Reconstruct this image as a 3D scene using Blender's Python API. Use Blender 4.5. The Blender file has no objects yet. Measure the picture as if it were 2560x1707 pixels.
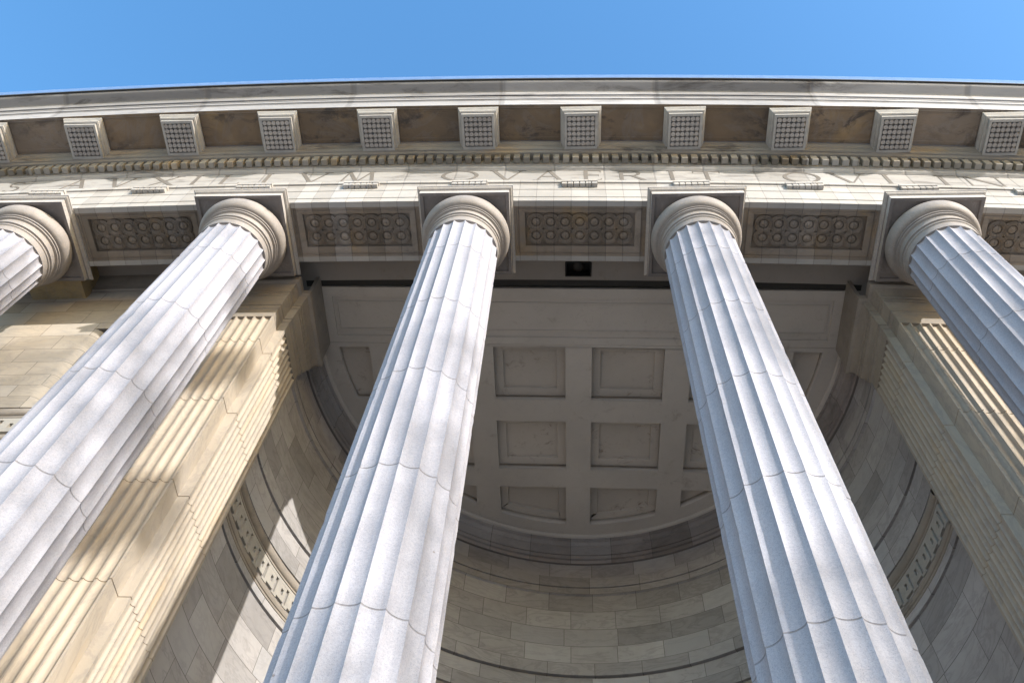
import bpy, bmesh, math, random
from mathutils import Vector, Matrix
random.seed(7)
R_ = math.radians
ZO = 14.2666                      # height of the capitals' abacus above the ground
BC, BX = 0.0023751, -1.656        # the facade is very gently bowed in plan
CAM = (1.58, -5.263, -12.6666)
sc = bpy.context.scene
col = sc.collection

def bow(x): return BC * (x - BX) ** 2

# ------------------------------------------------------------------ mesh helpers
def link(name, bm, mat, parent=None, sharp=30, at=None, smooth=True, bend=True):
    me = bpy.data.meshes.new(name)
    if bend:
        for v in bm.verts:
            v.co.y += bow(v.co.x); v.co.z += ZO
    bmesh.ops.recalc_face_normals(bm, faces=bm.faces)
    bm.to_mesh(me); bm.free()
    if mat: me.materials.append(mat)
    if smooth:
        me.polygons.foreach_set('use_smooth', [True] * len(me.polygons))
        me.set_sharp_from_angle(angle=R_(sharp))
    o = bpy.data.objects.new(name, me); col.objects.link(o)
    if parent: o.parent = parent
    if at: o.location = at
    return o

def empty(name, label, cat, loc=(0, 0, 0), group=None):
    o = bpy.data.objects.new(name, None); col.objects.link(o)
    o.empty_display_size = .3
    o.location = loc; o['label'] = label; o['category'] = cat; o['kind'] = 'thing'
    if group: o['group'] = group
    return o

def copy_child(src, parent, loc=None, mesh=None):
    c = src.copy(); col.objects.link(c); pi = src.matrix_parent_inverse.copy(); c.parent = parent; c.matrix_parent_inverse = pi
    if loc: c.location = loc
    return c

def box(bm, x0, x1, y0, y1, z0, z1):
    vs = [bm.verts.new((x, y, z)) for z in (z0, z1) for y in (y0, y1) for x in (x0, x1)]
    for f in ((0, 1, 3, 2), (4, 6, 7, 5), (0, 4, 5, 1), (2, 3, 7, 6), (0, 2, 6, 4), (1, 5, 7, 3)):
        bm.faces.new([vs[i] for i in f])

def rings_rect(bm, rs, cap=True):
    """nested rectangles (x0,x1,y0,y1,z) joined by faces"""
    prev = None
    for r in rs:
        x0, x1, y0, y1, z = r
        v = [bm.verts.new(p) for p in ((x0, y0, z), (x1, y0, z), (x1, y1, z), (x0, y1, z))]
        if prev:
            for i in range(4): bm.faces.new((prev[i], prev[(i + 1) % 4], v[(i + 1) % 4], v[i]))
        prev = v
    if cap: bm.faces.new(prev)

def lathe(bm, prof, n=64, cx=0, cy=0, capend=False, axis='z'):
    prev = None
    for r, z in prof:
        ring = [bm.verts.new((cx + r * math.cos(2 * math.pi * i / n), cy + r * math.sin(2 * math.pi * i / n), z)) for i in range(n)]
        if prev:
            for i in range(n): bm.faces.new((prev[i], prev[(i + 1) % n], ring[(i + 1) % n], ring[i]))
        elif capend: bm.faces.new(ring)
        prev = ring
    if capend: bm.faces.new(prev)

def dense(path, step=.5):
    out = []
    for a, b in zip(path, path[1:]):
        n = max(1, int(math.hypot(b[0] - a[0], b[1] - a[1]) / step))
        for i in range(n):
            t = i / n; out.append((a[0] + (b[0] - a[0]) * t, a[1] + (b[1] - a[1]) * t))
    out.append(path[-1]); return out

COURSES = [.80, .06, -.30, -.73, -1.12, -1.53, -1.91, -2.27, -2.545, -2.84, -3.14, -3.4, -3.78, -4.055]
while COURSES[-1] > -16: COURSES.append(COURSES[-1] - .46)
def course(z):
    for i in range(len(COURSES) - 1):
        a, b = COURSES[i], COURSES[i + 1]
        if z >= b: return -(i + (a - z) / (a - b))
    return -len(COURSES)

def sweep(bm, path, prof, uv=False, close_bottom=False, close_top=False):
    """sweep profile (d outward, z) along plan path; outward = right-hand side of travel"""
    P = [Vector(p) for p in path]; n = len(P); nor = []
    for i in range(n):
        ds = []
        if i > 0: ds.append((P[i] - P[i - 1]).normalized())
        if i < n - 1: ds.append((P[i + 1] - P[i]).normalized())
        ns = [Vector((d.y, -d.x)) for d in ds]
        m = sum(ns, Vector((0, 0)))
        if m.length < 1e-6: m = ns[0].copy()
        m.normalize(); m = m / max(.25, m.dot(ns[0])); nor.append(m)
    L = [0]
    for i in range(1, n): L.append(L[-1] + (P[i] - P[i - 1]).length)
    lay = bm.loops.layers.uv.verify() if uv else None
    rows = []
    for d, z in prof:
        rows.append([bm.verts.new((P[i].x + nor[i].x * d, P[i].y + nor[i].y * d, z)) for i in range(n)])
    for k in range(len(prof) - 1):
        for i in range(n - 1):
            f = bm.faces.new((rows[k][i], rows[k][i + 1], rows[k + 1][i + 1], rows[k + 1][i]))
            if uv:
                va, vb = course(prof[k][1]), course(prof[k + 1][1])
                for lp, (u, v) in zip(f.loops, ((L[i], va), (L[i + 1], va), (L[i + 1], vb), (L[i], vb))):
                    lp[lay].uv = (u / .42, v)
    if close_bottom: bm.faces.new(rows[-1])
    if close_top: bm.faces.new(rows[0])
    return rows

def with_courses(prof):
    out = [prof[0]]
    for (d0, z0), (d1, z1) in zip(prof, prof[1:]):
        if abs(z1 - z0) > .02:
            for c in COURSES:
                if z1 < c < z0 - .001 and c - z1 > .001:
                    t = (z0 - c) / (z0 - z1); out.append((d0 + (d1 - d0) * t, c))
        out.append((d1, z1))
    return out

def extrude_x(bm, prof, x0, x1, step=.7, caps=True, closed=True):
    """profile of (y,z) run along x"""
    n = max(1, int((x1 - x0) / step)); prev = None; m = len(prof)
    for i in range(n + 1):
        x = x0 + (x1 - x0) * i / n
        row = [bm.verts.new((x, y, z)) for y, z in prof]
        if prev:
            for k in range(m if closed else m - 1):
                bm.faces.new((prev[k], prev[(k + 1) % m], row[(k + 1) % m], row[k]))
        elif caps and closed: bm.faces.new(row)
        prev = row
    if caps and closed: bm.faces.new(prev)

def arc(cx, cy, r, a0, a1, n):
    return [(cx + r * math.cos(a0 + (a1 - a0) * i / n), cy + r * math.sin(a0 + (a1 - a0) * i / n)) for i in range(n + 1)]

# ------------------------------------------------------------------ materials
class N:
    def __init__(s, name):
        s.m = bpy.data.materials.new(name); s.m.use_nodes = True
        s.t = s.m.node_tree; s.b = s.t.nodes['Principled BSDF']; s.pos = None
    def n(s, k, **kw):
        nd = s.t.nodes.new('ShaderNode' + k)
        for a, v in kw.items():
            if a.startswith('_'): setattr(nd, a[1:], v)
            else:
                i = int(a[1:]) if a[0] == 'i' and a[1:].isdigit() else a
                s.set(nd.inputs[i], v)
        return nd
    def set(s, inp, v):
        if hasattr(v, 'is_output'): s.t.links.new(v, inp)
        else: inp.default_value = v
    def P(s):
        if not s.pos: s.pos = s.n('NewGeometry').outputs['Position']
        return s.pos
    def vmul(s, v, w, add=(0, 0, 0)):
        return s.n('VectorMath', _operation='MULTIPLY_ADD', i0=v, i1=w, i2=add).outputs[0]
    def math(s, op, a, b=0.0, c=0.0, clamp=False):
        nd = s.n('Math', _operation=op, _use_clamp=clamp, i0=a, i1=b)
        if op in ('MULTIPLY_ADD', 'COMPARE', 'SMOOTH_MIN'): s.set(nd.inputs[2], c)
        return nd.outputs[0]
    def noise(s, scale, detail=5, rough=.55, vec=None, dist=0.0):
        return s.n('TexNoise', Vector=vec if vec is not None else s.P(), Scale=scale, Detail=detail, Roughness=rough, Distortion=dist).outputs[0]
    def ramp(s, f, a, b, lo=0.0, hi=1.0):
        return s.n('MapRange', _clamp=True, Value=f, i1=a, i2=b, i3=lo, i4=hi).outputs[0]
    def mix(s, f, a, b, mode='MIX'):
        nd = s.n('Mix', _data_type='RGBA', _blend_type=mode)
        s.set(nd.inputs[0], f)
        for i, v in ((6, a), (7, b)):
            s.set(nd.inputs[i], v if hasattr(v, 'is_output') else (*v, 1) if len(v) == 3 else v)
        return nd.outputs[2]
    def scale(s, c, f):                      # colour * scalar socket
        nd = s.n('VectorMath', _operation='SCALE', i0=c); s.set(nd.inputs['Scale'], f); return nd.outputs[0]
    def xyz(s, v=None):
        return s.n('SeparateXYZ', i0=v if v is not None else s.P()).outputs
    def bump(s, h, strength, dist=.01):
        s.set(s.b.inputs['Normal'], s.n('Bump', Strength=strength, Distance=dist, Height=h).outputs[0])
    def done(s, c, rough=.6, spec=.3):
        s.set(s.b.inputs['Base Color'], c if hasattr(c, 'is_output') else (*c, 1))
        s.set(s.b.inputs['Roughness'], rough); s.b.inputs['Specular IOR Level'].default_value = spec
        return s.m

def granite(name, base=(.36, .362, .412)):
    s = N(name)
    sp = s.noise(46, 3, .7); big = s.noise(.9, 4, .6); fine = s.noise(130, 2, .8)
    c = s.mix(s.ramp(big, .35, .65), tuple(b * .93 for b in base), tuple(b * 1.05 for b in base))
    c = s.mix(s.ramp(sp, .36, .60, .30, 0), c, (.20, .20, .22))
    c = s.mix(s.ramp(fine, .56, .68, 0, .6), c, (.13, .13, .15))
    z = s.xyz()[2]
    dr = s.n('TexWhiteNoise', _noise_dimensions='1D')
    s.set(dr.inputs['W'], s.math('FLOOR', s.math('MULTIPLY', s.math('ADD', z, -ZO + 1.55), 1 / 1.655)))
    c = s.scale(c, s.ramp(dr.outputs[0], 0, 1, .93, 1.05))
    streak = s.noise(3.0, 6, .62, s.vmul(s.P(), (2.6, 2.6, .22)))                # rain streaks and soot
    c = s.scale(c, s.ramp(streak, .34, .66, .91, 1.05))
    soot = s.math('MULTIPLY', s.ramp(s.noise(1.1, 7, .65), .52, .72, 0, .38), s.ramp(streak, .45, .65))
    c = s.mix(soot, c, (.17, .155, .15))
    zl = s.math('FRACT', s.math('MULTIPLY', s.math('ADD', z, -ZO + 1.55), 1 / 1.655)); zd = s.math('MINIMUM', zl, s.math('SUBTRACT', 1.0, zl))
    c = s.mix(s.ramp(zd, .0024, .0046, .45, 0), c, (.07, .055, .05))
    # thin pale scratches and a few pits
    v = s.n('TexVoronoi', Vector=s.P(), Scale=2.1, _feature='F1'); 
    c = s.mix(s.ramp(v.outputs['Distance'], .018, .03, .75, 0), c, (.16, .13, .12))
    vein = s.noise(1.3, 6, .6, dist=1.5)
    c = s.mix(s.ramp(s.math('ABSOLUTE', s.math('ADD', vein, -.5)), .0, .012, .18, 0), c, (.42, .40, .42))
    s.bump(s.math('ADD', sp, s.math('MULTIPLY', fine, .6)), .35, .006)
    return s.done(c, .62, .35)

def marble(name, base=(.50, .46, .40), base2=(.40, .36, .31), stain=.0, blocks=None, ochre=.0, stretch=(1, 1, 1), joints=True, seed=0.0, pitch=3.5 / 13, toned=.22, vein=.25, lw=.8):
    s = N(name)
    p = s.vmul(s.P(), stretch, (seed, seed * 1.7, seed * .3))
    tone = None; line = None
    if blocks == 'uv':
        uv = s.n('UVMap').outputs[0]
        br = s.n('TexBrick', Vector=uv, Scale=1.0, Color1=(0, 0, 0, 1), Color2=(1, 1, 1, 1), Mortar=(.5, .5, .5, 1))
        br.inputs['Mortar Size'].default_value = .012; br.inputs['Mortar Smooth'].default_value = .3
        br.inputs['Brick Width'].default_value = 1.9; br.inputs['Row Height'].default_value = 1.0
        br.offset = .5; br.squash = 1.18; br.squash_frequency = 3
        tone = br.outputs['Color']; line = br.outputs['Fac']
    elif blocks:
        x = s.xyz()[0]
        q = s.math('MULTIPLY', s.math('ADD', x, -1.785 if blocks == 'x4' else -1.75 + pitch / 2), 1 / pitch)
        w = s.n('TexWhiteNoise', _noise_dimensions='1D'); s.set(w.inputs['W'], s.math('FLOOR', q)); tone = w.outputs[0]
        fr = s.math('FRACT', q); d = s.math('MINIMUM', fr, s.math('SUBTRACT', 1.0, fr))
        line = s.ramp(d, .012, .026, 1, 0)
    base = tuple(b * .82 for b in base); base2 = tuple(b * .82 for b in base2)
    n1 = s.noise(.8, 6, .6, p, .4); n2 = s.noise(5.5, 8, .62, p)
    vn = s.noise(1.1, 7, .62, s.vmul(p, (1, 1, 2.6)), 1.4)
    if tone is not None:                    # every block is cut from its own piece of marble
        off = s.n('CombineXYZ'); s.set(off.inputs[0], s.math('MULTIPLY', tone, 13.0)); s.set(off.inputs[2], s.math('MULTIPLY', tone, 7.0))
        p2 = s.n('VectorMath', _operation='ADD', i0=p, i1=off.outputs[0]).outputs[0]
        vn = s.noise(1.3, 7, .6, s.vmul(p2, (.8, .8, 2.4)), 1.6)
    c = s.mix(s.ramp(n1, .34, .66), base2, base)
    c = s.mix(s.ramp(n2, .42, .75, 0, .35), c, tuple(b * .72 for b in base))
    if vein: c = s.mix(s.ramp(s.math('ABSOLUTE', s.math('ADD', vn, -.5)), .0, .05, vein, 0), c, (.20, .19, .19))
    if ochre: c = s.mix(s.ramp(s.noise(1.7, 4, .5, p), .56, .72, 0, ochre), c, (.42, .27, .10))
    if tone is not None:
        c = s.scale(c, s.ramp(tone, 0, 1, 1 - toned, 1 + toned * .45))
        c = s.mix(s.ramp(s.math('FRACT', s.math('MULTIPLY', tone, 7.3)), .7, .95, 0, .5), c, s.mix(.5, base, (.44, .45, .47)))
    if stain:
        st = s.noise(2.3, 10, .72, s.vmul(p, (1, 1.4, 1.4)), .5); big = s.noise(.55, 3, .5, p)
        f = s.math('MULTIPLY', s.ramp(st, .50, .62), s.ramp(big, .38, .56, 0, stain))
        c = s.mix(f, c, (.055, .045, .04))
        g = s.noise(7, 8, .75, p); c = s.mix(s.ramp(g, .63, .70, 0, stain * .7), c, (.06, .05, .045))
    if line is not None: c = s.mix(s.math('MULTIPLY', line, lw), c, (.08, .07, .065))
    h = s.math('ADD', s.math('MULTIPLY', n2, .5), s.noise(22, 4, .6))
    if line is not None: h = s.math('SUBTRACT', h, s.math('MULTIPLY', line, 2.0))
    s.bump(h, .30, .008)
    return s.done(c, .62, .3)

def plaster(name, base=(.52, .475, .43), seed=0, dirt=.3):
    s = N(name); p = s.vmul(s.P(), (1, 1, 1), (seed, 0, 0))
    c = s.mix(s.ramp(s.noise(.5, 5, .6, p), .35, .65), tuple(b * .9 for b in base), tuple(b * 1.06 for b in base))
    rust = s.math('MULTIPLY', s.ramp(s.noise(4.2, 9, .74, p, .6), .54, .66), s.ramp(s.noise(1.2, 3, .5, p), .5, .62, 0, dirt))
    c = s.mix(rust, c, (.16, .10, .06))
    cr = s.noise(1.6, 8, .6, p, 2.0)
    c = s.mix(s.ramp(s.math('ABSOLUTE', s.math('ADD', cr, -.5)), 0, .004, .25, 0), c, (.12, .10, .09))
    s.bump(s.noise(14, 5, .6), .2, .006)
    return s.done(c, .85, .15)

M = {}
M['granite'] = granite('granite')
M['capstone'] = granite('capital granite', (.30, .27, .245))
M['abacus'] = granite('abacus granite', (.46, .43, .40))
M['underside'] = granite('darker underside granite', (.20, .175, .16))
M['archi'] = marble('architrave marble', (.50, .475, .445), (.44, .415, .385), blocks='x', toned=.14, vein=.1, lw=.38)
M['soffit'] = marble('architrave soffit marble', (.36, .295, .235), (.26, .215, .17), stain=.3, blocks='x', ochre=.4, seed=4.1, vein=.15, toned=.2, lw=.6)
M['frieze'] = marble('frieze marble', (.45, .435, .42), (.39, .375, .36), stain=.55, blocks='x2', lw=.3, pitch=.82, seed=3, stretch=(.6, 1, 2), toned=.12, vein=.15)
M['letter'] = marble('weathered letter cut', (.22, .20, .18), (.17, .155, .14), vein=0)
M['bed'] = marble('bed moulding marble', (.38, .35, .30), (.28, .25, .21), stain=.9, ochre=.4, stretch=(.5, 1, 3), seed=6)
M['dentil'] = marble('dentil marble', (.40, .37, .32), (.28, .25, .21), stain=.6, ochre=.35, blocks='x3', lw=.3, pitch=3.5 / 21 * 5, toned=.45, seed=8, vein=0)
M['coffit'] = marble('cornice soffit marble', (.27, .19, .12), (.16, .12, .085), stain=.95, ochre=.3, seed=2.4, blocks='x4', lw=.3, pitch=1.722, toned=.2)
M['mutule'] = marble('mutule marble', (.50, .48, .45), (.42, .40, .37), stain=.2, seed=5)
M['gutta'] = marble('gutta marble', (.50, .46, .425), (.36, .33, .31), stain=.15, seed=9, vein=0)
M['cornice'] = marble('cornice marble', (.50, .49, .49), (.43, .42, .42), stain=.35, blocks='x5', lw=.3, pitch=2.62, toned=.25, seed=1.2, stretch=(.5, 1, 1.6), vein=.1)
M['gutter'] = marble('gutter marble', (.46, .45, .45), (.38, .37, .37), stain=.95, blocks='x5', lw=.3, pitch=2.62, toned=.35, seed=7.7, stretch=(.35, 1, 1.2), vein=.1)
M['wall'] = marble('wall marble ashlar', (.52, .46, .38), (.43, .385, .325), blocks='uv', toned=.2, vein=.3)
M['apse'] = marble('apse marble ashlar', (.48, .465, .465), (.39, .375, .37), blocks='uv', toned=.27, vein=.4, stain=.12, seed=12)
M['band'] = marble('moulded band marble', (.36, .32, .275), (.27, .24, .205), stain=.3, seed=13, vein=.2, stretch=(1, 1, 2))
M['pil'] = marble('pilaster marble', (.53, .46, .37), (.43, .385, .33), seed=15, stretch=(2.2, 2.2, .35), vein=.3, ochre=.3)
M['pilcap'] = marble('pilaster capital marble', (.40, .355, .30), (.32, .285, .245), seed=17, stain=.2)
M['beam'] = marble('yellow stained beam marble', (.42, .32, .16), (.33, .25, .14), seed=19, stain=.3, ochre=.8)
M['plaster'] = plaster('painted ceiling plaster')
M['coffer'] = plaster('stained coffer plaster', (.52, .47, .42), 9, .85)
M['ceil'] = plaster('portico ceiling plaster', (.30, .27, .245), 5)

def plain(name, c, rough=.5, metal=0.0, nz=.12):
    s = N(name); n = s.noise(6, 5, .6)
    s.b.inputs['Metallic'].default_value = metal
    return s.done(s.scale((*c,), s.ramp(n, .3, .7, 1 - nz, 1 + nz)), rough, .4)
M['lead'] = plain('lead flashing', (.15, .24, .42), .4, .3)
M['slot'] = plain('painted gap shade', (.035, .033, .03), .9)  # near-black colour stands in for the shade in open gaps
M['black'] = plain('black lamp housing', (.012, .012, .012), .6)
M['glass'] = plain('dusty lamp glass', (.02, .016, .014), .5)
def paving():
    s = N('granite paving')
    br = s.n('TexBrick', Vector=s.P(), Scale=1.0, Color1=(.30, .285, .265, 1), Color2=(.36, .34, .315, 1), Mortar=(.12, .11, .1, 1))
    br.inputs['Mortar Size'].default_value = .008; br.inputs['Brick Width'].default_value = 1.2; br.inputs['Row Height'].default_value = .6
    c = s.mix(s.ramp(s.noise(3, 6, .6), .4, .8, 0, .4), br.outputs['Color'], (.28, .27, .26))
    return s.done(c, .8, .3)
M['paving'] = paving()

# ------------------------------------------------------------------ ground
def ground():
    bm = bmesh.new(); S = 400; n = 8
    g = [[bm.verts.new((-S + 2 * S * i / n, -S + 2 * S * j / n, 0)) for j in range(n + 1)] for i in range(n + 1)]
    for i in range(n):
        for j in range(n): bm.faces.new((g[i][j], g[i + 1][j], g[i + 1][j + 1], g[i][j + 1]))
    o = link('ground', bm, M['paving'], bend=False, smooth=False); o['kind'] = 'structure'
    bm = bmesh.new()
    for k in range(4):
        d = 1.35 + .38 * (3 - k); z1 = .167 * (k + 1) - ZO
        prof = [(-d, .167 * k - ZO - (0 if k == 0 else .0)), (-d, z1), (7.5, z1), (7.5, .167 * k - ZO)]
        extrude_x(bm, prof, -13 - (3 - k) * .3, 15 + (3 - k) * .3)
    o = link('steps', bm, M['paving'], sharp=20); o['kind'] = 'structure'
ground()
FLOOR = .167 * 4 - ZO

# ------------------------------------------------------------------ columns
JOINTS = [-1.55 - 1.655 * k for k in range(7)]
def rad(z): return .529 + .00996 * (-z - 1.05)
def column_meshes():
    nf, sg = 20, 8
    zs = [(-.70, 0)]
    rj = random.Random(3); last = -.70
    for j in JOINTS + [FLOOR + .02]:
        n = int((last - j - .06) / .11)
        for i in range(n): zs.append((last - .03 - (last - j - .06) * (i + .5) / n, -1))
        if j in JOINTS: zs += [(j + .009, 0), (j + .005, .005), (j - .005, .005), (j - .009, 0)]
        last = j
    zs += [(FLOOR + .02, 0), (FLOOR, 0)]
    wav = [[rj.gauss(0, .0025) for _ in range(nf * sg)] for _ in range(2)]
    bm = bmesh.new(); prev = None
    for z, g in zs:
        body = g == -1; r0 = rad(z) - max(g, 0); ring = []; gw = [rj.gauss(0, .0008) for _ in range(nf)]
        for k in range(nf):
            for s in range(sg):
                t = s / sg; a = (k + t + .5) * 2 * math.pi / nf
                dep = .030 * (r0 / .56) * (1 - (2 * t - 1) ** 2) ** .7
                if t == 0: dep = 0
                chord = r0 * math.cos(math.pi / nf) / math.cos((t - .5) * 2 * math.pi / nf)
                r = chord - dep if s else r0
                if s == 0 and body: r += -abs(rj.gauss(0, .0010)) - (rj.uniform(.004, .009) if rj.random() < .02 else 0)
                if s == 0 and not body and g == 0 and z < -1: r -= abs(rj.gauss(0, .003))
                if body and s: r += gw[k]
                ring.append(bm.verts.new((r * math.sin(a), -r * math.cos(a), z)))
        if prev:
            n = len(ring)
            for i in range(n): bm.faces.new((prev[i], prev[(i + 1) % n], ring[(i + 1) % n], ring[i]))
        prev = ring
    for v in bm.verts: v.co.z += ZO
    shaft = link('shaft', bm, M['granite'], bend=False, sharp=24)
    bm = bmesh.new()
    ech = [(.58, .005)]
    for i in range(1, 15):
        a = math.pi * i / 15; ech.append((.580 + .097 * math.sin(a) ** .8, .005 - .285 * (1 - math.cos(a)) / 2))
    ech += [(.578, -.283), (.566, -.300), (.600, -.306), (.602, -.326), (.572, -.334), (.570, -.350), (.590, -.356), (.590, -.374), (.556, -.386), (.552, -.415), (.546, -.445), (.552, -.478),
            (.570, -.498), (.572, -.520), (.542, -.530), (.542, -.546), (.558, -.552), (.554, -.574), (.538, -.584), (.532, -.62), (rad(-.66) + .003, -.66), (rad(-.70) + .003, -.70), (rad(-.70) - .08, -.70)]
    lathe(bm, ech, 96)
    for v in bm.verts: v.co.z += ZO
    cap = link('echinus', bm, M['capstone'], bend=False, sharp=22)
    bm = bmesh.new(); a = .681
    # rim, sunk corner spandrels, fascia and crowning mouldings
    rings_rect(bm, [(-.40, .40, -.40, .40, .03), (-a + .06, a - .06, -a + .06, a - .06, .03), (-a + .05, a - .05, -a + .05, a - .05, 0)] +
               [(-h, h, -h, h, z) for h, z in ((a, 0), (a, .10), (.693, .103), (.693, .112), (.705, .118), (.716, .13), (.722, .14), (.722, .146), (.7325, .15), (.7325, .174))])
    for v in bm.verts: v.co.z += ZO
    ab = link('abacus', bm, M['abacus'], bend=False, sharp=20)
    ab.data.materials.append(M['underside'])                 # underside faces get a darker granite
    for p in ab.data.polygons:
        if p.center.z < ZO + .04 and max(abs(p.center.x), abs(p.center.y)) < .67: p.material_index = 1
    return shaft, cap, ab
CW = ['leftmost fluted granite column, cut off by the left edge, stained beam behind its capital',
      'second fluted granite column from the left, standing in front of the sunlit pilaster',
      'middle fluted granite column, bright with a narrow blue shaded strip down its left',
      'fluted granite column right of the middle, its left half in blue shade',
      'rightmost fluted granite column, mostly blue shade, cut off by the right edge of the photo']
parts = None
for k in range(5):
    x = 3.5 * (k - 2)
    root = empty('stone_column', CW[k], 'column', (x, bow(x), FLOOR + ZO), 'fluted columns in a row along the portico')
    if not parts:
        parts = column_meshes()
        for p in parts: p.parent = root; p.location = (0, 0, -(FLOOR + ZO))
        src = parts
    else:
        for p in parts: copy_child(p, root, (0, 0, -(FLOOR + ZO)))

# ------------------------------------------------------------------ entablature
X0, X1 = -13.8, 15.5
ent = empty('entablature', 'long pale stone entablature with carved Latin capitals running across the top of all the columns', 'entablature', (1.75, 0, ZO))
inv = Matrix.Translation((-1.75, 0, -ZO))
def E(name, bm, mat, **k):
    o = link(name, bm, mat, ent, **k); o.matrix_parent_inverse = inv; return o
bm = bmesh.new()
extrude_x(bm, [(-.488, .175), (-.488, .318), (-.499, .325), (-.503, .345), (-.503, .612), (-.512, .618), (-.512, .80), (-.518, .806), (-.518, .86), (-.545, .865), (-.545, .955), (-.478, .96),
               (.518, .96), (.518, .175), (.432, .175), (.432, .33), (-.398, .33), (-.398, .175)], X0, X1, .5)
for k in range(-2, 6):                                              # solid blocks over the capitals
    x = 3.5 * (k - 1)
    if X0 < x - .75 and x + .75 < X1: box(bm, x - .735, x + .735, -.3975, .4315, .1755, .3285)
arch = E('architrave', bm, M['archi'], sharp=15)
# carved soffit panels
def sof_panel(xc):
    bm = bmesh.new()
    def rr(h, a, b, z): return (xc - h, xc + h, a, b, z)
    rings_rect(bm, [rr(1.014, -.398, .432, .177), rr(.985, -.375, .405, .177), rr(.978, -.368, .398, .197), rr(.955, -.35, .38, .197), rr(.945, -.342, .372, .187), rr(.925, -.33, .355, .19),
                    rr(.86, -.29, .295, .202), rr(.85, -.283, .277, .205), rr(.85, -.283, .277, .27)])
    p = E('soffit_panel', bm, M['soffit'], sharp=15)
    bm = bmesh.new()
    for i in range(7):
        for j in range(2):
            cx, cy = xc + (i - 3) * .2265, -.003 + (j - .5) * .226
            zb = .2705; dz = .0013 * ((i + j) % 2)
            # raised interlacing bands, each a ring of fine ridges
            for r, w, h in ((.089, .010, .048), (.110, .010, .054), (.131, .010, .050)):
                lathe(bm, [(r - w, zb - .0), (r - w * .7, zb - h * .8 - dz), (r, zb - h - dz), (r + w * .7, zb - h * .8 - dz), (r + w, zb)], 28, cx, cy)
            lathe(bm, [(.146, zb + .0), (.144, zb - .038 - dz), (.079, zb - .038 - dz), (.077, zb - .002)], 28, cx, cy)
            lathe(bm, [(.062, zb), (.060, zb - .026), (.048, zb - .030), (.042, zb - .034), (.028, zb - .036), (.014, zb - .046), (.002, zb - .048)], 20, cx, cy)
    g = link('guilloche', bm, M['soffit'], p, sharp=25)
    return p
for k in (-1, 0, 1, 2, 3):
    if k == -1: continue
    sof_panel(-1.75 + 3.5 * (k - 1))
sof_panel(8.75)
# frieze, with its letters
bm = bmesh.new()
extrude_x(bm, [(-.478, .9605), (-.478, 1.612), (-.49, 1.615), (-.49, 1.63), (-.50, 1.635), (-.525, 1.655), (-.532, 1.665), (-.532, 1.69), (-.55, 1.695), (-.55, 1.713), (.45, 1.713), (.45, .9605)], X0, X1, .5)
fr = E('frieze', bm, M['frieze'], sharp=25)
def stroke(bm, a, b, w, y, t=.005):
    a, b = Vector(a), Vector(b); d = (b - a).normalized(); n = Vector((-d.y, d.x)) * w / 2
    q = [a + n, b + n, b - n, a - n]
    f = [bm.verts.new((p.x, y - t, p.y)) for p in q]; g = [bm.verts.new((p.x, y + .01, p.y)) for p in q]
    bm.faces.new(f)
    for i in range(4): bm.faces.new((f[i], f[(i + 1) % 4], g[(i + 1) % 4], g[i]))
T, t_ = .066, .030
def serif(x, z, s=.07): return [((x - s, z), (x + s, z), .014)]
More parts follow.
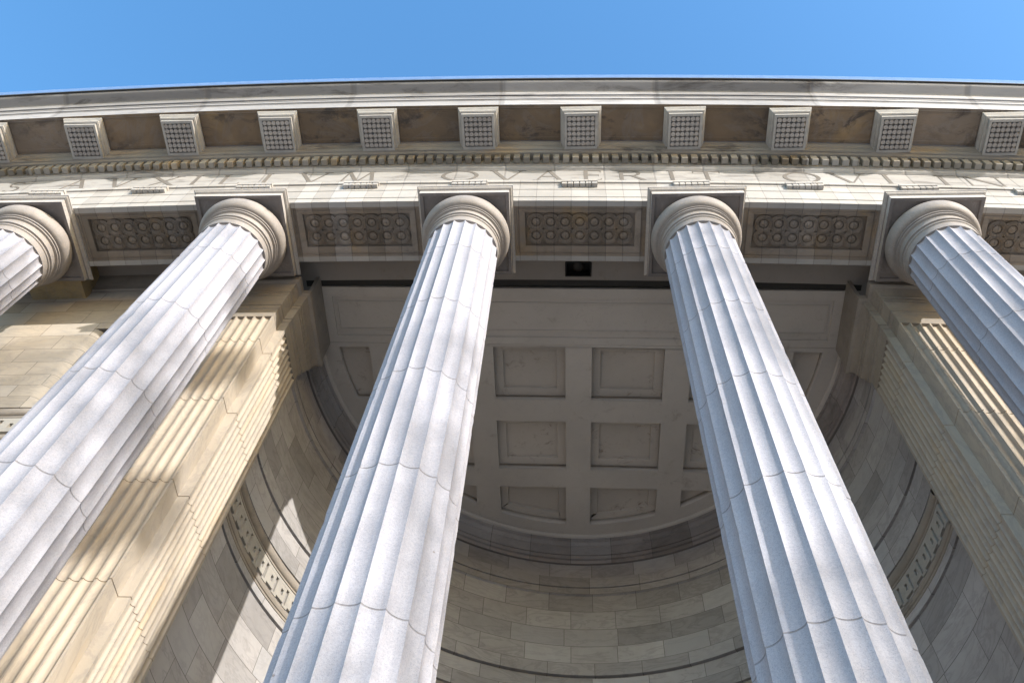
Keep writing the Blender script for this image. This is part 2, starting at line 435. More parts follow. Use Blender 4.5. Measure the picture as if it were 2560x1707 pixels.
def glyph(ch, w, h):
    H = h
    if ch == 'I': return [((0, 0), (0, H), T)] + serif(0, .007) + serif(0, H - .007)
    if ch == 'V': return [((-w / 2, H), (0, 0), T), ((w / 2, H), (0.01, 0), t_)] + serif(-w / 2, H - .007) + serif(w / 2, H - .007)
    if ch == 'A': return [((-w / 2, 0), (-.01, H), t_), ((w / 2, 0), (0, H), T), ((-w * .28, H * .38), (w * .28, H * .38), t_)] + serif(-w / 2, .007) + serif(w / 2, .007)
    if ch == 'X': return [((-w / 2, H), (w / 2, 0), T), ((w / 2, H), (-w / 2, 0), t_)] + serif(-w / 2, .007) + serif(w / 2, .007) + serif(-w / 2, H - .007) + serif(w / 2, H - .007)
    if ch == 'L': return [((-w / 2, 0), (-w / 2, H), T), ((-w / 2, .011), (w / 2, .011), t_), ((w / 2, 0), (w / 2 + .01, .08), .016)] + serif(-w / 2, H - .007)
    if ch == 'E': return [((-w / 2, 0), (-w / 2, H), T), ((-w / 2, .011), (w / 2, .011), t_), ((-w / 2, H - .011), (w / 2, H - .011), t_), ((-w / 2, H * .52), (w * .36, H * .52), t_), ((w / 2, 0), (w / 2 + .01, .08), .016), ((w / 2, H), (w / 2, H - .08), .016), ((w * .36, H * .45), (w * .36, H * .59), .014)]
    if ch == 'T': return [((0, 0), (0, H), T), ((-w / 2, H - .011), (w / 2, H - .011), t_), ((-w / 2, H), (-w / 2, H - .08), .016), ((w / 2, H), (w / 2, H - .08), .016)] + serif(0, .007)
    if ch == 'N': return [((-w / 2, 0), (-w / 2, H), t_), ((w / 2, 0), (w / 2, H), t_), ((-w / 2, H), (w / 2, 0), T)] + serif(-w / 2, .007) + serif(-w / 2 - .02, H - .007) + serif(w / 2, H - .007)
    if ch == 'M': return [((-w / 2, 0), (-w * .36, H), t_), ((w * .5, 0), (w * .36, H), T), ((-w * .36, H), (0, 0), T), ((w * .36, H), (0.01, 0), t_)] + serif(-w / 2, .007) + serif(w / 2, .007) + serif(-w * .38, H - .007, .05) + serif(w * .38, H - .007, .05)
    def ell(cx, cz, rx, rz, a0, a1, n, wf):
        o = []
        for i in range(n):
            a, b = a0 + (a1 - a0) * i / n, a0 + (a1 - a0) * (i + 1) / n; m = (a + b) / 2
            e = .06 * (1 if a1 > a0 else -1)
            o.append(((cx + rx * math.cos(a - e), cz + rz * math.sin(a - e)), (cx + rx * math.cos(b + e), cz + rz * math.sin(b + e)), wf(m)))
        return o
    thick = lambda a: t_ + (T - t_) * abs(math.cos(a - .25)) ** 1.5
    if ch == 'Q': return ell(0, H / 2, w / 2, H / 2 - .01, 0, 2 * math.pi, 28, thick) + [((.02, .03), (w * .62, -.10), .04)]
    if ch == 'R': return [((-w / 2, 0), (-w / 2, H), T), ((-w / 2, H - .011), (0, H - .011), t_), ((-w / 2, H * .48), (0, H * .48), t_), ((0, H * .48), (w / 2 + .03, 0), T)] + ell(0, H * .74, w * .34, H * .25, -math.pi / 2, math.pi / 2, 12, thick) + serif(-w / 2, .007)
    if ch == 'S': return ell(0, H * .74, w * .42, H * .25, .5, 1.45 * math.pi, 14, lambda a: .034) + ell(0, H * .26, w * .45, H * .25, .48 * math.pi, -.8 * math.pi, 14, lambda a: .04)
    return []
# (letter, left px, right px) measured on the frieze as metres along the building
LET = [('S', -8.06, -7.80), ('A', -7.02, -6.62), ('V', -6.24, -5.83), ('X', -5.50, -5.05), ('I', -4.72, -4.72), ('L', -4.22, -3.93), ('I', -3.49, -3.49), ('V', -2.92, -2.47), ('M', -2.18, -1.66),
       ('Q', -.50, .06), ('V', .33, .80), ('A', 1.06, 1.44), ('E', 1.86, 2.10), ('R', 2.44, 2.78), ('I', 3.26, 3.26), ('T', 3.62, 4.05),
       ('Q', 5.08, 5.62), ('V', 5.86, 6.35), ('I', 6.72, 6.72), ('I', 7.60, 7.60), ('N', 8.00, 8.50)]
for ch, a, b in LET:
    bm = bmesh.new()
    for s in glyph(ch, b - a, .47): stroke(bm, ((a + b) / 2 + s[0][0], 1.135 + s[0][1]), ((a + b) / 2 + s[1][0], 1.135 + s[1][1]), s[2], -.478)
    bmesh.ops.dissolve_degenerate(bm, dist=1e-6, edges=bm.edges)
    link('letter', bm, M['letter'], fr, smooth=False)
# regulae with six guttae under the frieze band
bm = bmesh.new()
box(bm, -.285, .285, -.072, .012, .80, .862)
for i in range(6):
    x = -.2375 + i * .095
    rings_rect(bm, [(x - .036, x + .036, -.060, .008, .7995), (x - .0425, x + .0425, -.070, .008, .705), (x - .040, x + .040, -.066, .005, .698)])
for v in bm.verts: v.co.z += ZO
reg = link('regula', bm, M['archi'], ent, bend=False, smooth=False); reg.matrix_parent_inverse = inv
k = 0
for i in range(-6, 8):
    x = 1.75 * i
    o = reg if k == 0 else copy_child(reg, ent); k += 1
    o.location = (x, -.512 + bow(x), 0)
# bed moulding above the frieze and behind the dentils
bm = bmesh.new()
extrude_x(bm, [(-.562, 1.7135), (-.562, 1.926), (-.69, 1.927), (-.69, 1.945), (-.70, 1.95), (-.71, 1.966), (.4, 1.967), (.4, 1.7135)], X0, X1, .5)
E('bed_moulding', bm, M['bed'], sharp=25)
# dentils
DP = 3.45 / 21
bm = bmesh.new(); box(bm, -.053, .053, -.667, -.5635, 1.734, 1.9255)
for v in bm.verts: v.co.z += ZO
bmesh.ops.bevel(bm, geom=list(bm.edges), offset=.005, segments=1, affect='EDGES')
den = link('dentil', bm, M['dentil'], ent, bend=False, smooth=False); den.matrix_parent_inverse = inv
xs = [1.78 + DP * (i + .5) for i in range(-100, 90)]
xs = [x for x in xs if X0 + .1 < x < X1 - .1]
xs.sort(key=lambda x: abs(x - .75))
for i, x in enumerate(xs[:100]):
    o = den if i == 0 else copy_child(den, ent)
    o.location = (x + random.uniform(-.004, .004), bow(x) + random.uniform(-.004, .002), random.uniform(-.003, 0))
bm = bmesh.new()
for x in xs[100:]: box(bm, x - .053, x + .053, -.667, -.5635, 1.734, 1.9255)
o = E('dentil', bm, M['dentil'], smooth=False); o['kind'] = 'stuff'
# cornice soffit with bed mould, then corona and gutter
bm = bmesh.new()
extrude_x(bm, [(-.735, 1.968), (-.735, 1.985), (-.748, 1.99), (-.758, 2.015), (-.758, 2.045), (-.77, 2.05), (-.775, 2.08), (-.80, 2.115), (-.812, 2.12), (-.812, 2.184), (-.6, 2.35), (.4, 2.35), (.4, 1.968)], X0, X1, .5)
E('soffit_moulding', bm, M['bed'], sharp=25)
bm = bmesh.new()
extrude_x(bm, [(-.813, 2.182), (-1.385, 2.182), (-1.392, 2.169), (-1.438, 2.169), (-1.438, 2.44), (-1.446, 2.443), (-1.446, 2.462), (-1.463, 2.466), (-1.463, 2.535), (-1.472, 2.54), (-1.472, 2.585), (-.813, 2.585)], X0, X1, .5)
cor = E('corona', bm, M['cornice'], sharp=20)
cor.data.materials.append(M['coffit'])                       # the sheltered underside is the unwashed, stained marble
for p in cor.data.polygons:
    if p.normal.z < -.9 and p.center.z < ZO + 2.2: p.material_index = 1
cy = [(-1.30, 2.5855), (-1.498, 2.5855), (-1.498, 2.775)]
for i in range(11):
    t = i / 10; a = t * math.pi
    cy.append((-1.50 - .16 * (1 - math.cos(a)) / 2, 2.78 + .07 * t))
cy += [(-1.668, 2.853), (-1.668, 2.88), (-1.30, 2.88)]
bm = bmesh.new(); extrude_x(bm, cy, X0, X1, .5)
E('gutter', bm, M['gutter'], sharp=35)
bm = bmesh.new()
extrude_x(bm, [(-1.66, 2.881), (-1.700, 2.879), (-1.702, 2.90), (-1.66, 2.905), (-1.30, 2.905), (-1.30, 2.881)], X0, X1, .5)
E('drip_edge', bm, M['slot'], sharp=20)  # near-black strip painted in for the shaded gap under the flashing
bm = bmesh.new()
extrude_x(bm, [(-1.700, 2.9055), (-1.708, 2.915), (-1.708, 3.10), (-1.70, 3.115), (-.6, 3.10), (-.6, 2.9055)], X0, X1, .5)
E('roof_flashing', bm, M['lead'], sharp=30)
# mutules: block, crowning moulding, panel of 36 guttae
bm = bmesh.new(); h = .275; MZ = 1.9685; MH = 2.1815 - MZ; MB = -.603
rings_rect(bm, [(-h, h, MB, .03, MH), (-h, h, MB, .0, 0), (-h + .04, h - .04, MB + .045, -.045, 0), (-h + .045, h - .045, MB + .05, -.05, .05)])
for v in bm.verts: v.co.z += ZO + MZ
mut = link('mutule', bm, M['mutule'], ent, bend=False, sharp=20); mut.matrix_parent_inverse = inv
bm = bmesh.new()
prof = [(0.002, .058), (.022, .062), (.022, .072), (.034, .078), (.036, .11), (.042, .118), (.055, .135), (.066, .15), (.066, .195)]
sweep(bm, [(-h, -.01), (-h, MB), (h, MB), (h, -.01)], [(d, z) for d, z in reversed(prof)])
for v in bm.verts: v.co.z += ZO + MZ
capm = link('crown_moulding', bm, M['mutule'], mut, bend=False, sharp=20)
bm = bmesh.new()
for i in range(6):
    for j in range(6):
        lathe(bm, [(.036, .049), (.0368, -.004), (.033, -.008), (.003, -.008)], 14, -.1925 + i * .077, MB + .09 + j * .0835, False)
for v in bm.verts: v.co.z += ZO + MZ
gut = link('gutta_panel', bm, M['gutta'], mut, bend=False, sharp=40)
for i, kx in enumerate([0] + [k for k in range(-7, 8) if k != 0]):
    x = 1.785 + 1.722 * (kx - 1)
    if i == 0: m = mut
    else:
        m = copy_child(mut, ent); copy_child(capm, m); copy_child(gut, m)
    m.location = (x, -.735 + bow(x), 0)
# sunk panels between mutules on the soffit
for kx in range(-8, 9):
    x = 1.785 + 1.722 * (kx - .5)
    if not (X0 < x - .6 and x + .6 < X1): continue
    bm = bmesh.new()
    rings_rect(bm, [(x - .52, x + .52, -1.36, -.86, 2.176), (x - .50, x + .50, -1.34, -.88, 2.176), (x - .49, x + .49, -1.33, -.89, 2.1815)], cap=True)
    E('sunk_panel', bm, M['coffit'], sharp=20)

# ------------------------------------------------------------------ pilasters
def mirror(path): return [(3.5 - x, y) for x, y in reversed(path)]
def flutes(a, b, n, margin, fil, dep):
    """fluted run from a to b, recesses away from the outward side"""
    A, B = Vector(a), Vector(b); L = (B - A).length; d = (B - A) / L; nr = Vector((d.y, -d.x))
    pit = (L - 2 * margin + fil) / n; w = pit - fil; out = [a]
    for i in range(n):
        s0 = margin + i * pit
        for k in range(9):
            t = k / 8; ang = math.pi * t
            s = s0 + w * (1 - math.cos(ang)) / 2; q = math.sin(ang) * dep
            p = A + d * s - nr * q; out.append((p.x, p.y))
    out.append(b); return out
PATH = [(-4.02, 1.35), (-4.02, 1.0), (-2.985, 1.0), (-2.985, 1.25), (-2.85, 1.25), (-2.85, 2.2), (-3.5, 2.2)]
FPATH = [(-4.02, 1.35)] + flutes((-4.02, 1.0), (-2.985, 1.0), 7, .03, .022, .045) + [(-2.985, 1.25)] + flutes((-2.85, 1.25), (-2.85, 2.2), 8, .045, .018, .036) + [(-3.5, 2.2)]
CAPP = [(.22, .175), (.22, .06), (.20, .045), (.17, .035), (.155, .0), (.13, -.05), (.12, -.12), (.118, -.16), (.104, -.165), (.104, -.235), (.092, -.24), (.092, -.29), (.075, -.31),
        (.055, -.36), (.045, -.42), (.045, -.465), (.028, -.47), (.028, -.53), (.002, -.55), (.002, -.78)]
def pilaster(mir, label):
    f = mirror if mir else (lambda p: p)
    root = empty('pilaster', label, 'pilaster', ((6.94 if mir else -3.44), 1.6, FLOOR + ZO), 'fluted corner pilasters either side of the apse')
    iv = Matrix.Translation(-Vector(root.location))
    prof = [(0, -.7795)]
    for j in (-1.50, -3.08, -4.80, -6.38, -8.1, -9.8, -11.4): prof += [(0, j + .01), (-.008, j + .006), (-.008, j - .006), (0, j - .01)]
    prof += [(0, FLOOR)]
    bm = bmesh.new(); sweep(bm, f(FPATH), prof)
    s = link('shaft', bm, M['pil'], root, sharp=28); s.matrix_parent_inverse = iv
    bm = bmesh.new(); sweep(bm, f(PATH), CAPP, close_bottom=True, close_top=True)
    c = link('capital', bm, M['pilcap'], root, sharp=22); c.matrix_parent_inverse = iv
    return root
pilaster(False, 'cream fluted corner pilaster, mostly sunlit, behind the second column from the left')
pilaster(True, 'grey shaded fluted corner pilaster with a few sunlit flutes, behind the rightmost column')

# ------------------------------------------------------------------ apse
XC, YC, RR = 1.72, 2.21, 4.65
apath = arc(XC, YC, RR, math.pi, 0, 72)
apse = empty('apse', 'tall curved recess of grey marble blocks with moulded bands behind the two middle columns', 'apse', (XC, YC, FLOOR + ZO))
av = Matrix.Translation(-Vector(apse.location))
def A(name, bm, mat, **k):
    o = link(name, bm, mat, apse, **k); o.matrix_parent_inverse = av; return o
WALLP = [(0, .06), (0, -.28), (-.03, -.282), (-.03, -.305), (.035, -.308), (.035, -.545), (-.005, -.548), (-.005, -.568), (.03, -.571), (.03, -.70), (.045, -.705), (.045, -.735), (0, -.745), (0, -2.512), (-.07, -2.512), (-.07, -2.585), (0, -2.585), (0, -3.118), (-.05, -3.12), (-.05, -3.17)]
WALLP2 = [(-.02, -3.39), (-.02, -3.755), (0, -3.757), (0, -4.028), (-.05, -4.03), (-.05, -4.085), (0, -4.087), (0, FLOOR)]
bm = bmesh.new()
sweep(bm, apath, with_courses(WALLP + [(-.05, -3.389)] + WALLP2), uv=True)
A('wall', bm, M['apse'], sharp=40)
CORN = [(.11, .752), (.105, .69), (.075, .68), (.085, .60), (.06, .55), (.06, .53), (.035, .52), (.035, .42), (.035, .31), (-.01, .305), (-.01, .28), (.04, .275), (.04, .20), (.055, .195), (.055, .185), (-.005, .18), (-.005, .165), (.03, .16), (.03, .09), (.045, .085), (.045, .07), (-.02, .058)]
bm = bmesh.new(); sweep(bm, apath, with_courses(CORN), uv=True)
mb = marble('apse cornice marble', (.42, .375, .35), (.31, .275, .255), blocks='uv', stain=.35, seed=21, toned=.25)
A('cornice', bm, mb, sharp=25)
def torus_prof():
    o = [(-.045, -3.165)]
    for i in range(9):
        a = math.pi * i / 8; o.append((-.01 + .058 * math.sin(a), -3.17 - .165 * (1 - math.cos(a)) / 2))
    return o + [(.012, -3.345), (.012, -3.375), (-.015, -3.385), (-.015, -3.395)]
TOR = torus_prof()
LOWM = [(-.015, -3.757), (.012, -3.762), (.012, -3.785), (.030, -3.80), (.036, -3.835), (.022, -3.865), (.01, -3.87), (.01, -3.905), (-.001, -3.91)]
bm = bmesh.new(); sweep(bm, apath, TOR); A('torus_moulding', bm, M['band'], sharp=35)
bm = bmesh.new(); sweep(bm, apath, LOWM); A('base_moulding', bm, M['band'], sharp=35)
def fret(bm, pt, length, z0=-3.752, hgt=.352, pitch=.284):
    n = int(length / pitch); off = (length - n * pitch) / 2; u = hgt / 7; sx = pitch / 5
    S = [(0, 5, 6, 7), (4, 5, 0, 6), (3, 4, 0, .8), (0, 3, 1, 2.6), (0, 1, 2.6, 6), (2, 3, 2.6, 6), (1, 2, 4.6, 6)]     # raised parts of one key
    for k in range(n):
        for a, b, c, d in S:
            s0, s1 = off + k * pitch + a * sx, off + k * pitch + b * sx
            zz0, zz1 = z0 + c * u, z0 + d * u
            dd = [(pt(s0, -.021), pt(s0, .017)), (pt(s1, -.021), pt(s1, .017))]
            v = [bm.verts.new((p[0], p[1], z)) for z in (zz0, zz1) for pr in dd for p in pr]
            for f in ((0, 1, 3, 2), (4, 6, 7, 5), (0, 4, 5, 1), (2, 3, 7, 6), (0, 2, 6, 4), (1, 5, 7, 3)):
                bm.faces.new([v[i] for i in f])
def apt(s, d):
    a = math.pi - s / RR; r = RR - d
    return (XC + r * math.cos(a), YC + r * math.sin(a))
bm = bmesh.new(); fret(bm, apt, math.pi * RR)
fm = marble('fret marble', (.44, .42, .38), (.36, .34, .31), vein=.2, seed=23)
A('key_fret', bm, fm, smooth=False)

# ------------------------------------------------------------------ side walls
def side_wall(mir, label):
    f = mirror if mir else (lambda p: p)
    root = empty('side_wall', label, 'wall', ((9.6 if mir else -6.1), 1.3, FLOOR + ZO))
    iv = Matrix.Translation(-Vector(root.location))
    def S(name, bm, mat, **k):
        o = link(name, bm, mat, root, **k); o.matrix_parent_inverse = iv; return o
    jamb = dense([(-11.8, 1.1), (-5.85, 1.1)], .6) + arc(-5.85, 1.3, .2, -math.pi / 2, 0, 8)[1:] + [(-5.65, 2.4)]
    full = dense([(-11.8, 1.1), (-4.0, 1.1)], .6)
    # upper wall runs across as a lintel, lower wall turns back into the recess
    up = with_courses([(0, .36), (0, .06), (0, -.30), (0, -.73), (0, -.915)])
    bm = bmesh.new(); rows = sweep(bm, f(full), up, uv=True)
    back = [bm.verts.new((v.co.x, 2.4, -.915)) for v in rows[-1]]
    for i in range(len(back) - 1): bm.faces.new((rows[-1][i], rows[-1][i + 1], back[i + 1], back[i]))
    S('lintel_wall', bm, M['wall'], sharp=30)
    bm = bmesh.new(); sweep(bm, f(jamb), with_courses([(0, -.9155), (0, -2.9645)]), uv=True)
    S('jamb_wall', bm, M['wall'], sharp=30)
    bm = bmesh.new(); rows = sweep(bm, f(full), with_courses([(0, -2.965), (0, -3.118), (-.05, -3.12), (-.05, -3.389), (-.02, -3.39), (-.02, -3.755), (0, -3.757), (0, -4.028), (-.05, -4.03), (-.05, -4.085), (0, -4.087), (0, FLOOR)]), uv=True)
    back = [bm.verts.new((v.co.x, 2.4, -2.965)) for v in rows[0]]
    for i in range(len(back) - 1): bm.faces.new((rows[0][i], rows[0][i + 1], back[i + 1], back[i]))
    S('wall', bm, M['wall'], sharp=30)
    bm = bmesh.new(); sweep(bm, f([(-5.65, 2.3), (-4.0, 2.3)]), with_courses([(0, -.916), (0, -2.966)]), uv=True)
    S('recess_back', bm, M['wall'], sharp=30)
    bm = bmesh.new(); sweep(bm, f(full), TOR); S('torus_moulding', bm, M['band'], sharp=35)
    bm = bmesh.new(); sweep(bm, f(full), LOWM); S('base_moulding', bm, M['band'], sharp=35)
    bm = bmesh.new()
    def pt(s, d): 
        x = -11.8 + s; return ((3.5 - x) if mir else x, 1.1 - d)
    fret(bm, pt, 7.8); S('key_fret', bm, fm, smooth=False)
    bm = bmesh.new(); sweep(bm, f(full), [(.14, .752), (.13, .70), (.10, .62), (.06, .55), (.05, .47), (.05, .40), (.02, .39), (.02, .36), (.0, .34)]); S('cornice', bm, M['band'], sharp=25)
    return root
side_wall(False, 'sunlit cream ashlar wall with a rounded jamb, behind the leftmost column')
side_wall(True, 'ashlar wall in shade at the far right, behind the rightmost column')

# beams from columns to the wall
def beam(x, label):
    bm = bmesh.new(); box(bm, x - .47, x + .47, .5185, 1.10, .176, .30)
    box(bm, x - .47, x + .47, .5185, 1.0985, .3005, .748)
    bmesh.ops.delete(bm, geom=[f for f in bm.faces if abs(f.calc_center_median().z - .30) < .002], context='FACES')
    o = link('stone_beam', bm, M['beam'] if x < -5 else M['pilcap'], smooth=False)
    o['label'] = label; o['category'] = 'beam'; o['kind'] = 'thing'; o['group'] = 'stone beams behind the columns'
beam(-6.97, 'short stone beam with an orange stained underside between the leftmost column and the wall')
beam(-3.5, 'short dark beam above the sunlit pilaster, behind the second capital from the left')
beam(7.0, 'short dark beam above the shaded pilaster, behind the rightmost capital')

# ------------------------------------------------------------------ ceilings
pc = empty('portico_ceiling', 'dark stained flat plaster ceiling strip just behind the architrave, above the column tops', 'ceiling', (1.75, .9, ZO + .75))
iv = Matrix.Translation(-Vector(pc.location))
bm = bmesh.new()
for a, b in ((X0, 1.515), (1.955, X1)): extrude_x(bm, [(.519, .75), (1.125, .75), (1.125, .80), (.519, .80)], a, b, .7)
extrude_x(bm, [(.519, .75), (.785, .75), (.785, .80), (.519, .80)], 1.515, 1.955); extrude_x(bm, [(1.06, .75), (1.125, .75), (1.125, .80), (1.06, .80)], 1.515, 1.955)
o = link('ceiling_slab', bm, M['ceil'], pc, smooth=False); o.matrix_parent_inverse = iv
bm = bmesh.new(); extrude_x(bm, [(1.126, .775), (1.245, .775), (1.245, .95), (1.126, .95)], -2.9, 6.4, .7)
o = link('shadow_gap', bm, M['slot'], pc, smooth=False); o.matrix_parent_inverse = iv  # near-black colour gives the slot its shade
lamp = empty('ceiling_light', 'square black recessed light box set in the dark ceiling above the middle bay', 'light', (1.735, .92 + bow(1.735), ZO + .75))
iv = Matrix.Translation(-Vector(lamp.location))
bm = bmesh.new()
rings_rect(bm, [(1.517, 1.953, .787, 1.058, .735), (1.535, 1.935, .805, 1.04, .735), (1.54, 1.93, .81, 1.035, .95)])
for v in []: pass
o = link('housing', bm, M['black'], lamp, sharp=20); o.matrix_parent_inverse = iv
bm = bmesh.new(); lathe(bm, [(.09, .84), (.075, .825), (.04, .815), (.003, .812)], 24, 1.735, .925)
o = link('lens', bm, M['glass'], lamp); o.matrix_parent_inverse = iv

ZC = .75
cof = empty('coffered_ceiling', 'grey plaster half-round ceiling with square sunk coffers over the apse', 'ceiling', (XC, YC, ZO + ZC))
civ = Matrix.Translation(-Vector(cof.location))
def C(name, bm, mat, **k):
    o = link(name, bm, mat, cof, **k); o.matrix_parent_inverse = civ; return o
# beam soffit in front, with sunk moulded panel
bm = bmesh.new()
x0, x1 = -2.64, 6.14
rings_rect(bm, [(x0, x1, 1.245, 2.325, .80), (x0, x1, 1.245, 2.325, .747), (x0 + 0.150, x1 - 0.150, 1.43, 2.195, .747), (x0 + 0.154, x1 - 0.154, 1.435, 2.19, .785), (x0 + 0.205, x1 - 0.205, 1.52, 2.085, .785), (x0 + 0.210, x1 - 0.210, 1.525, 2.08, .765),
                (x0 + 0.225, x1 - 0.225, 1.54, 2.065, .765), (x0 + 0.228, x1 - 0.228, 1.543, 2.062, .79)])
C('beam_soffit', bm, M['plaster'], sharp=15)
bm = bmesh.new()                                                    # faces of the opening above the pilaster capitals
bm.free()
for x in (-2.672, 6.172):
    bm = bmesh.new(); box(bm, x - .03, x + .03, 1.06, 2.36, .1755, .80)
    C('side_face', bm, M['pilcap'], smooth=False)
RI = RR - .09; YB = 2.326
def clip_poly(x0, x1, y0, y1, R):
    pts = []
    n = 8
    edge = [(x0 + (x1 - x0) * i / n, y0) for i in range(n)] + [(x1, y0 + (y1 - y0) * i / n) for i in range(n)] + [(x1 - (x1 - x0) * i / n, y1) for i in range(n)] + [(x0, y1 - (y1 - y0) * i / n) for i in range(n)]
    if all((x - XC) ** 2 + (y - YC) ** 2 > R * R for x, y in edge): return None
    # Sutherland-Hodgman against a many sided disc
    poly = [(x0, y0), (x1, y0), (x1, y1), (x0, y1)]
    m = 120
    for k in range(m):
        a = 2 * math.pi * k / m; nx, ny = math.cos(a), math.sin(a)
        out = []
        for i in range(len(poly)):
            p, q = poly[i], poly[(i + 1) % len(poly)]
            dp = (p[0] - XC) * nx + (p[1] - YC) * ny - R; dq = (q[0] - XC) * nx + (q[1] - YC) * ny - R
            if dp <= 0: out.append(p)
            if (dp < 0) != (dq < 0) and abs(dp - dq) > 1e-9:
                t = dp / (dp - dq); out.append((p[0] + (q[0] - p[0]) * t, p[1] + (q[1] - p[1]) * t))
        poly = out
        if len(poly) < 3: return None
    cl = []
    for p in poly:
        if not cl or math.hypot(p[0] - cl[-1][0], p[1] - cl[-1][1]) > .01: cl.append(p)
    if math.hypot(cl[0][0] - cl[-1][0], cl[0][1] - cl[-1][1]) < .01: cl.pop()
    area = abs(sum(cl[i][0] * cl[(i + 1) % len(cl)][1] - cl[(i + 1) % len(cl)][0] * cl[i][1] for i in range(len(cl)))) / 2
    return cl if area > .12 else None
cells = []
for i in range(6):
    for j in range(3):
        cx = 1.745 + (i - 2.5) * 1.733; y0 = (2.43, 3.995, 5.52)[j]
        p = clip_poly(cx - .635, cx + .635, y0, y0 + 1.10, RR - .42)
        if p: cells.append(p)
cu = bpy.data.curves.new('tmp', 'CURVE'); cu.dimensions = '2D'; cu.fill_mode = 'BOTH'
outer = arc(XC, YC, RI + .06, .026, math.pi - .026, 90)
for pl in [outer] + cells:
    sp = cu.splines.new('POLY'); sp.points.add(len(pl) - 1); sp.use_cyclic_u = True
    for q, (x, y) in zip(sp.points, pl): q.co = (x, y, 0, 1)
cu.extrude = .08
tmp = bpy.data.objects.new('tmp', cu); col.objects.link(tmp)
bpy.context.view_layer.update()
me = bpy.data.meshes.new_from_object(tmp); bpy.data.objects.remove(tmp)
bm = bmesh.new(); bm.from_mesh(me); bmesh.ops.remove_doubles(bm, verts=bm.verts, dist=1e-4)
for v in bm.verts: v.co.z += ZC + .08
C('ceiling_slab', bm, M['plaster'], smooth=False)
def inset(poly, d):
    n = len(poly); cx = sum(p[0] for p in poly) / n; cy = sum(p[1] for p in poly) / n
    ar = sum(poly[i][0] * poly[(i + 1) % n][1] - poly[(i + 1) % n][0] * poly[i][1] for i in range(n))
    sg = 1 if ar > 0 else -1; out = []
    for i in range(n):
        a, b, c = Vector(poly[i - 1]), Vector(poly[i]), Vector(poly[(i + 1) % n])
        d1, d2 = (b - a).normalized(), (c - b).normalized()
        n1, n2 = Vector((-d1.y, d1.x)) * sg, Vector((-d2.y, d2.x)) * sg
        m = (n1 + n2)
        m.normalize(); m = m / max(.45, m.dot(n1)); q = b + m * d; out.append((q.x, q.y))
    return out
for pl in cells:
    bm = bmesh.new(); prev = None
    seq = [(-.012, .905), (.15, .905), (.158, .91), (.16, .965)] if len(pl) == 4 else [(-.012, .905), (.14, .905), (.15, .955)]
    if abs(sum(pl[i][0] * pl[(i + 1) % len(pl)][1] - pl[(i + 1) % len(pl)][0] * pl[i][1] for i in range(len(pl)))) / 2 < .75: seq = [(-.012, .905)]
    for d, z in seq:
        ring = [bm.verts.new((x, y, z)) for x, y in inset(pl, d)]
        if prev:
            for i in range(len(ring)): bm.faces.new((prev[i], prev[(i + 1) % len(ring)], ring[(i + 1) % len(ring)], ring[i]))
        prev = ring
    bm.faces.new(prev)
    C('coffer', bm, M['coffer'], sharp=20)
# pale rim where the ceiling meets the curved wall
bm = bmesh.new(); sweep(bm, arc(XC, YC, RR, math.pi, 0, 72), [(.16, .752), (.16, .725), (.135, .70), (.10, .695)])
C('rim_moulding', bm, M['plaster'], sharp=25)

# roof masses so no daylight leaks in from above
bm = bmesh.new(); extrude_x(bm, [(-.55, 2.60), (-.55, 2.98), (8.5, 2.98), (8.5, 2.60)], X0, X1); extrude_x(bm, [(.452, 1.2), (.452, 2.59), (.6, 2.59), (.6, 1.2)], X0, X1); box(bm, X0, X1, .52, 8.5, 1.02, 1.19)
E('roof_slab', bm, M['ceil'], smooth=False)

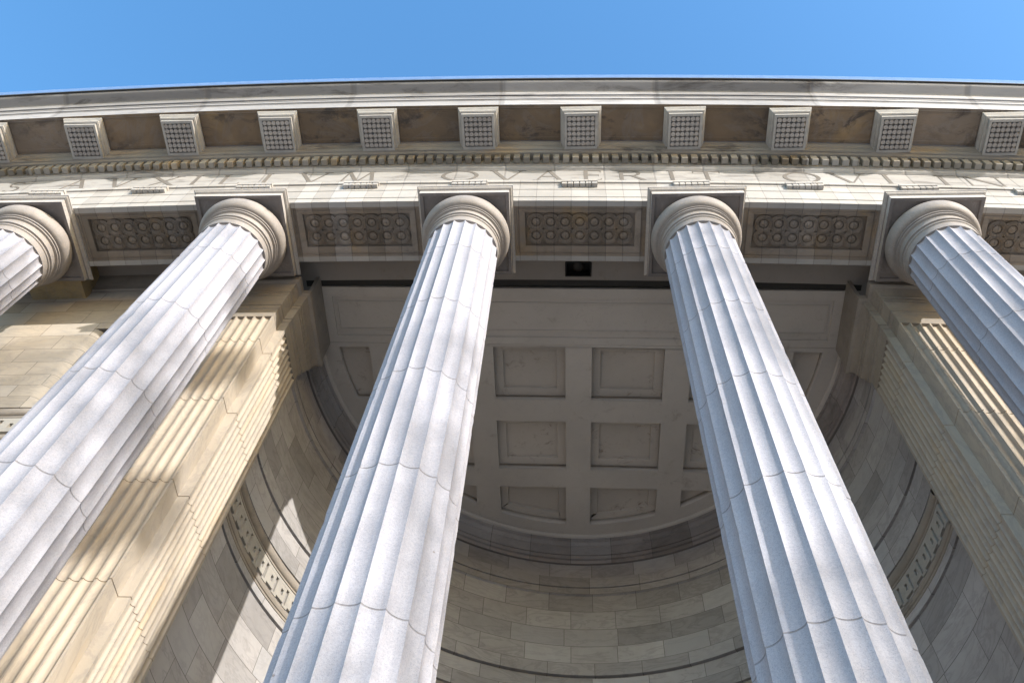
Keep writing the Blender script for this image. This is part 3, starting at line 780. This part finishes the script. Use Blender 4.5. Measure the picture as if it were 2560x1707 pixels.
# ------------------------------------------------------------------ unseen tree, added between the sun and the portico for dappled shade
def tree():
    D = 22.0; rnd = random.Random(11)
    def P(X, Z, dd=0): d = D + dd; return Vector((X + 1.02 * d, -d, Z + .56 * d + ZO))
    base = Vector((1.5 + 1.02 * D, -D, 0))
    root = empty('tree', 'tall sparse unseen tree added behind the camera to dapple the columns with soft shade', 'tree', base)
    clumps = [(-2.4, -1.75, .42, 2.6), (-2.4, -4.8, .52, 2.2), (-5.3, -1.75, .9, .7), (-7.0, -2.0, .8, .7), (-3.6, -4.4, .7, .55), (-3.4, -5.6, .6, .3), (-3.8, -7.6, .9, .5),  # leaf clumps placed to shade chosen spots of the facade
              (-.1, -4.4, .5, .5), (.2, -5.6, .6, .2), (-.2, -7.2, .9, .35), (.4, -8.6, .9, .3), (3.4, -2.4, .7, .45), (3.8, -3.9, .6, .55), (3.3, -8.6, .8, .8), (3.9, -9.8, .9, .8), (3.0, -1.2, .4, .4),
              (7.0, -1.6, .6, .55), (7.3, -3.6, .8, .7), (6.6, -5.0, .9, .5), (1.6, -10.5, 1.5, .6), (-1.6, -10.6, 1.4, .6), (5.4, -8.0, 1.2, .5), (5.2, -11, 1.5, .6), (1.5, -12.5, 1.8, .6), (-5, -9.5, 1.3, .5), (-6.4, -6, 1.1, .4)]
    bm = bmesh.new()
    def tube(a, b, r0, r1, n=7):
        d = (b - a).normalized(); u = d.orthogonal().normalized(); v = d.cross(u)
        A = [bm.verts.new(a + (u * math.cos(2 * math.pi * i / n) + v * math.sin(2 * math.pi * i / n)) * r0) for i in range(n)]
        B = [bm.verts.new(b + (u * math.cos(2 * math.pi * i / n) + v * math.sin(2 * math.pi * i / n)) * r1) for i in range(n)]
        for i in range(n): bm.faces.new((A[i], A[(i + 1) % n], B[(i + 1) % n], B[i]))
    top = base + Vector((.4, .2, 9.5))
    mid = base + Vector((.1, -.1, 4.8)); tube(base, mid, .48, .38, 12); tube(mid, top, .38, .3, 12)
    hub = [top + Vector((math.cos(a) * 1.6, math.sin(a) * 1.6, 2.4)) for a in (0, 1.3, 2.6, 3.9, 5.1)]
    for h in hub: tube(top, h, .22, .15)
    for X, Z, r, q in clumps:
        c = P(X, Z, rnd.uniform(-1, 1)); h = min(hub, key=lambda h: (h - c).length)
        m = h.lerp(c, .55) + Vector((rnd.uniform(-.4, .4), rnd.uniform(-.4, .4), rnd.uniform(.1, .6)))
        tube(h, m, .10, .05, 5); tube(m, c, .05, .018, 5)
    iv = Matrix.Translation(-Vector(base))
    bark = plain('bark', (.11, .085, .065), .9)
    o = link('trunk', bm, bark, root, bend=False); o.matrix_parent_inverse = iv
    bm = bmesh.new()
    for X, Z, r, q in clumps:
        c = P(X, Z)
        for _ in range(int(2100 * q * r * r) + 10):
            while True:
                p = Vector((rnd.uniform(-1, 1), rnd.uniform(-1, 1), rnd.uniform(-1, 1)))
                if p.length < 1: break
            p = c + p * r * 1.35; s = rnd.uniform(.04, .075)
            u = Vector((rnd.gauss(0, 1), rnd.gauss(0, 1), rnd.gauss(0, 1))).normalized(); v = u.orthogonal().normalized()
            w_ = u.cross(v)
            bm.faces.new([bm.verts.new(p + v * s), bm.verts.new(p + w_ * s * .6), bm.verts.new(p - v * s), bm.verts.new(p - w_ * s * .6)])
    o = link('crown', bm, plain('leaves', (.10, .09, .04), .7, nz=.3), root, bend=False, smooth=False); o.matrix_parent_inverse = iv
tree()

# ------------------------------------------------------------------ light
sun_dir = Vector((1.02, -1.0, .56)).normalized()
el = math.asin(sun_dir.z); az = math.atan2(sun_dir.x, sun_dir.y)
w = bpy.data.worlds.new('World'); sc.world = w; w.use_nodes = True
nt = w.node_tree; bg = nt.nodes['Background']
sky = nt.nodes.new('ShaderNodeTexSky'); sky.sky_type = 'NISHITA'; sky.sun_disc = False
sky.sun_elevation = el; sky.sun_rotation = az; sky.air_density = 1.3; sky.dust_density = 1.2; sky.ozone_density = 1.6; sky.altitude = 300
hs = nt.nodes.new('ShaderNodeHueSaturation'); hs.inputs['Saturation'].default_value = 1.3
nt.links.new(sky.outputs[0], hs.inputs['Color']); nt.links.new(hs.outputs[0], bg.inputs[0]); bg.inputs[1].default_value = .15
ld = bpy.data.lights.new('sun', 'SUN'); ld.energy = 2.4; ld.angle = R_(.5); ld.color = (1, .94, .865)
lo = bpy.data.objects.new('sun', ld); col.objects.link(lo)
lo.rotation_euler = (-sun_dir).to_track_quat('-Z', 'Y').to_euler(); lo.location = (20, -20, 30)

# ------------------------------------------------------------------ camera
def cam():
    p, y, r = 1.052128, -.1304188, .1111277
    PPP = None
    f = Vector((math.sin(y) * math.cos(p), math.cos(y) * math.cos(p), math.sin(p)))
    rt = Vector((math.cos(y), -math.sin(y), 0)); up = rt.cross(f)
    c, s = math.cos(r), math.sin(r)
    rt2 = rt * c + up * s; up2 = up * c - rt * s
    m = Matrix((rt2, up2, -f)).transposed().to_4x4()
    m.translation = Vector((CAM[0], CAM[1], CAM[2] + ZO))
    cd = bpy.data.cameras.new('camera'); cd.sensor_width = 36; cd.lens = 31.0945; cd.clip_end = 2000; cd.clip_start = .05
    o = bpy.data.objects.new('camera', cd); col.objects.link(o); o.matrix_world = m; sc.camera = o
cam()
sc.view_settings.view_transform = 'Standard'; sc.view_settings.look = 'None'
sc.view_settings.exposure = 1.55; sc.view_settings.gamma = 1
sc.cycles.max_bounces = 8; sc.cycles.diffuse_bounces = 6
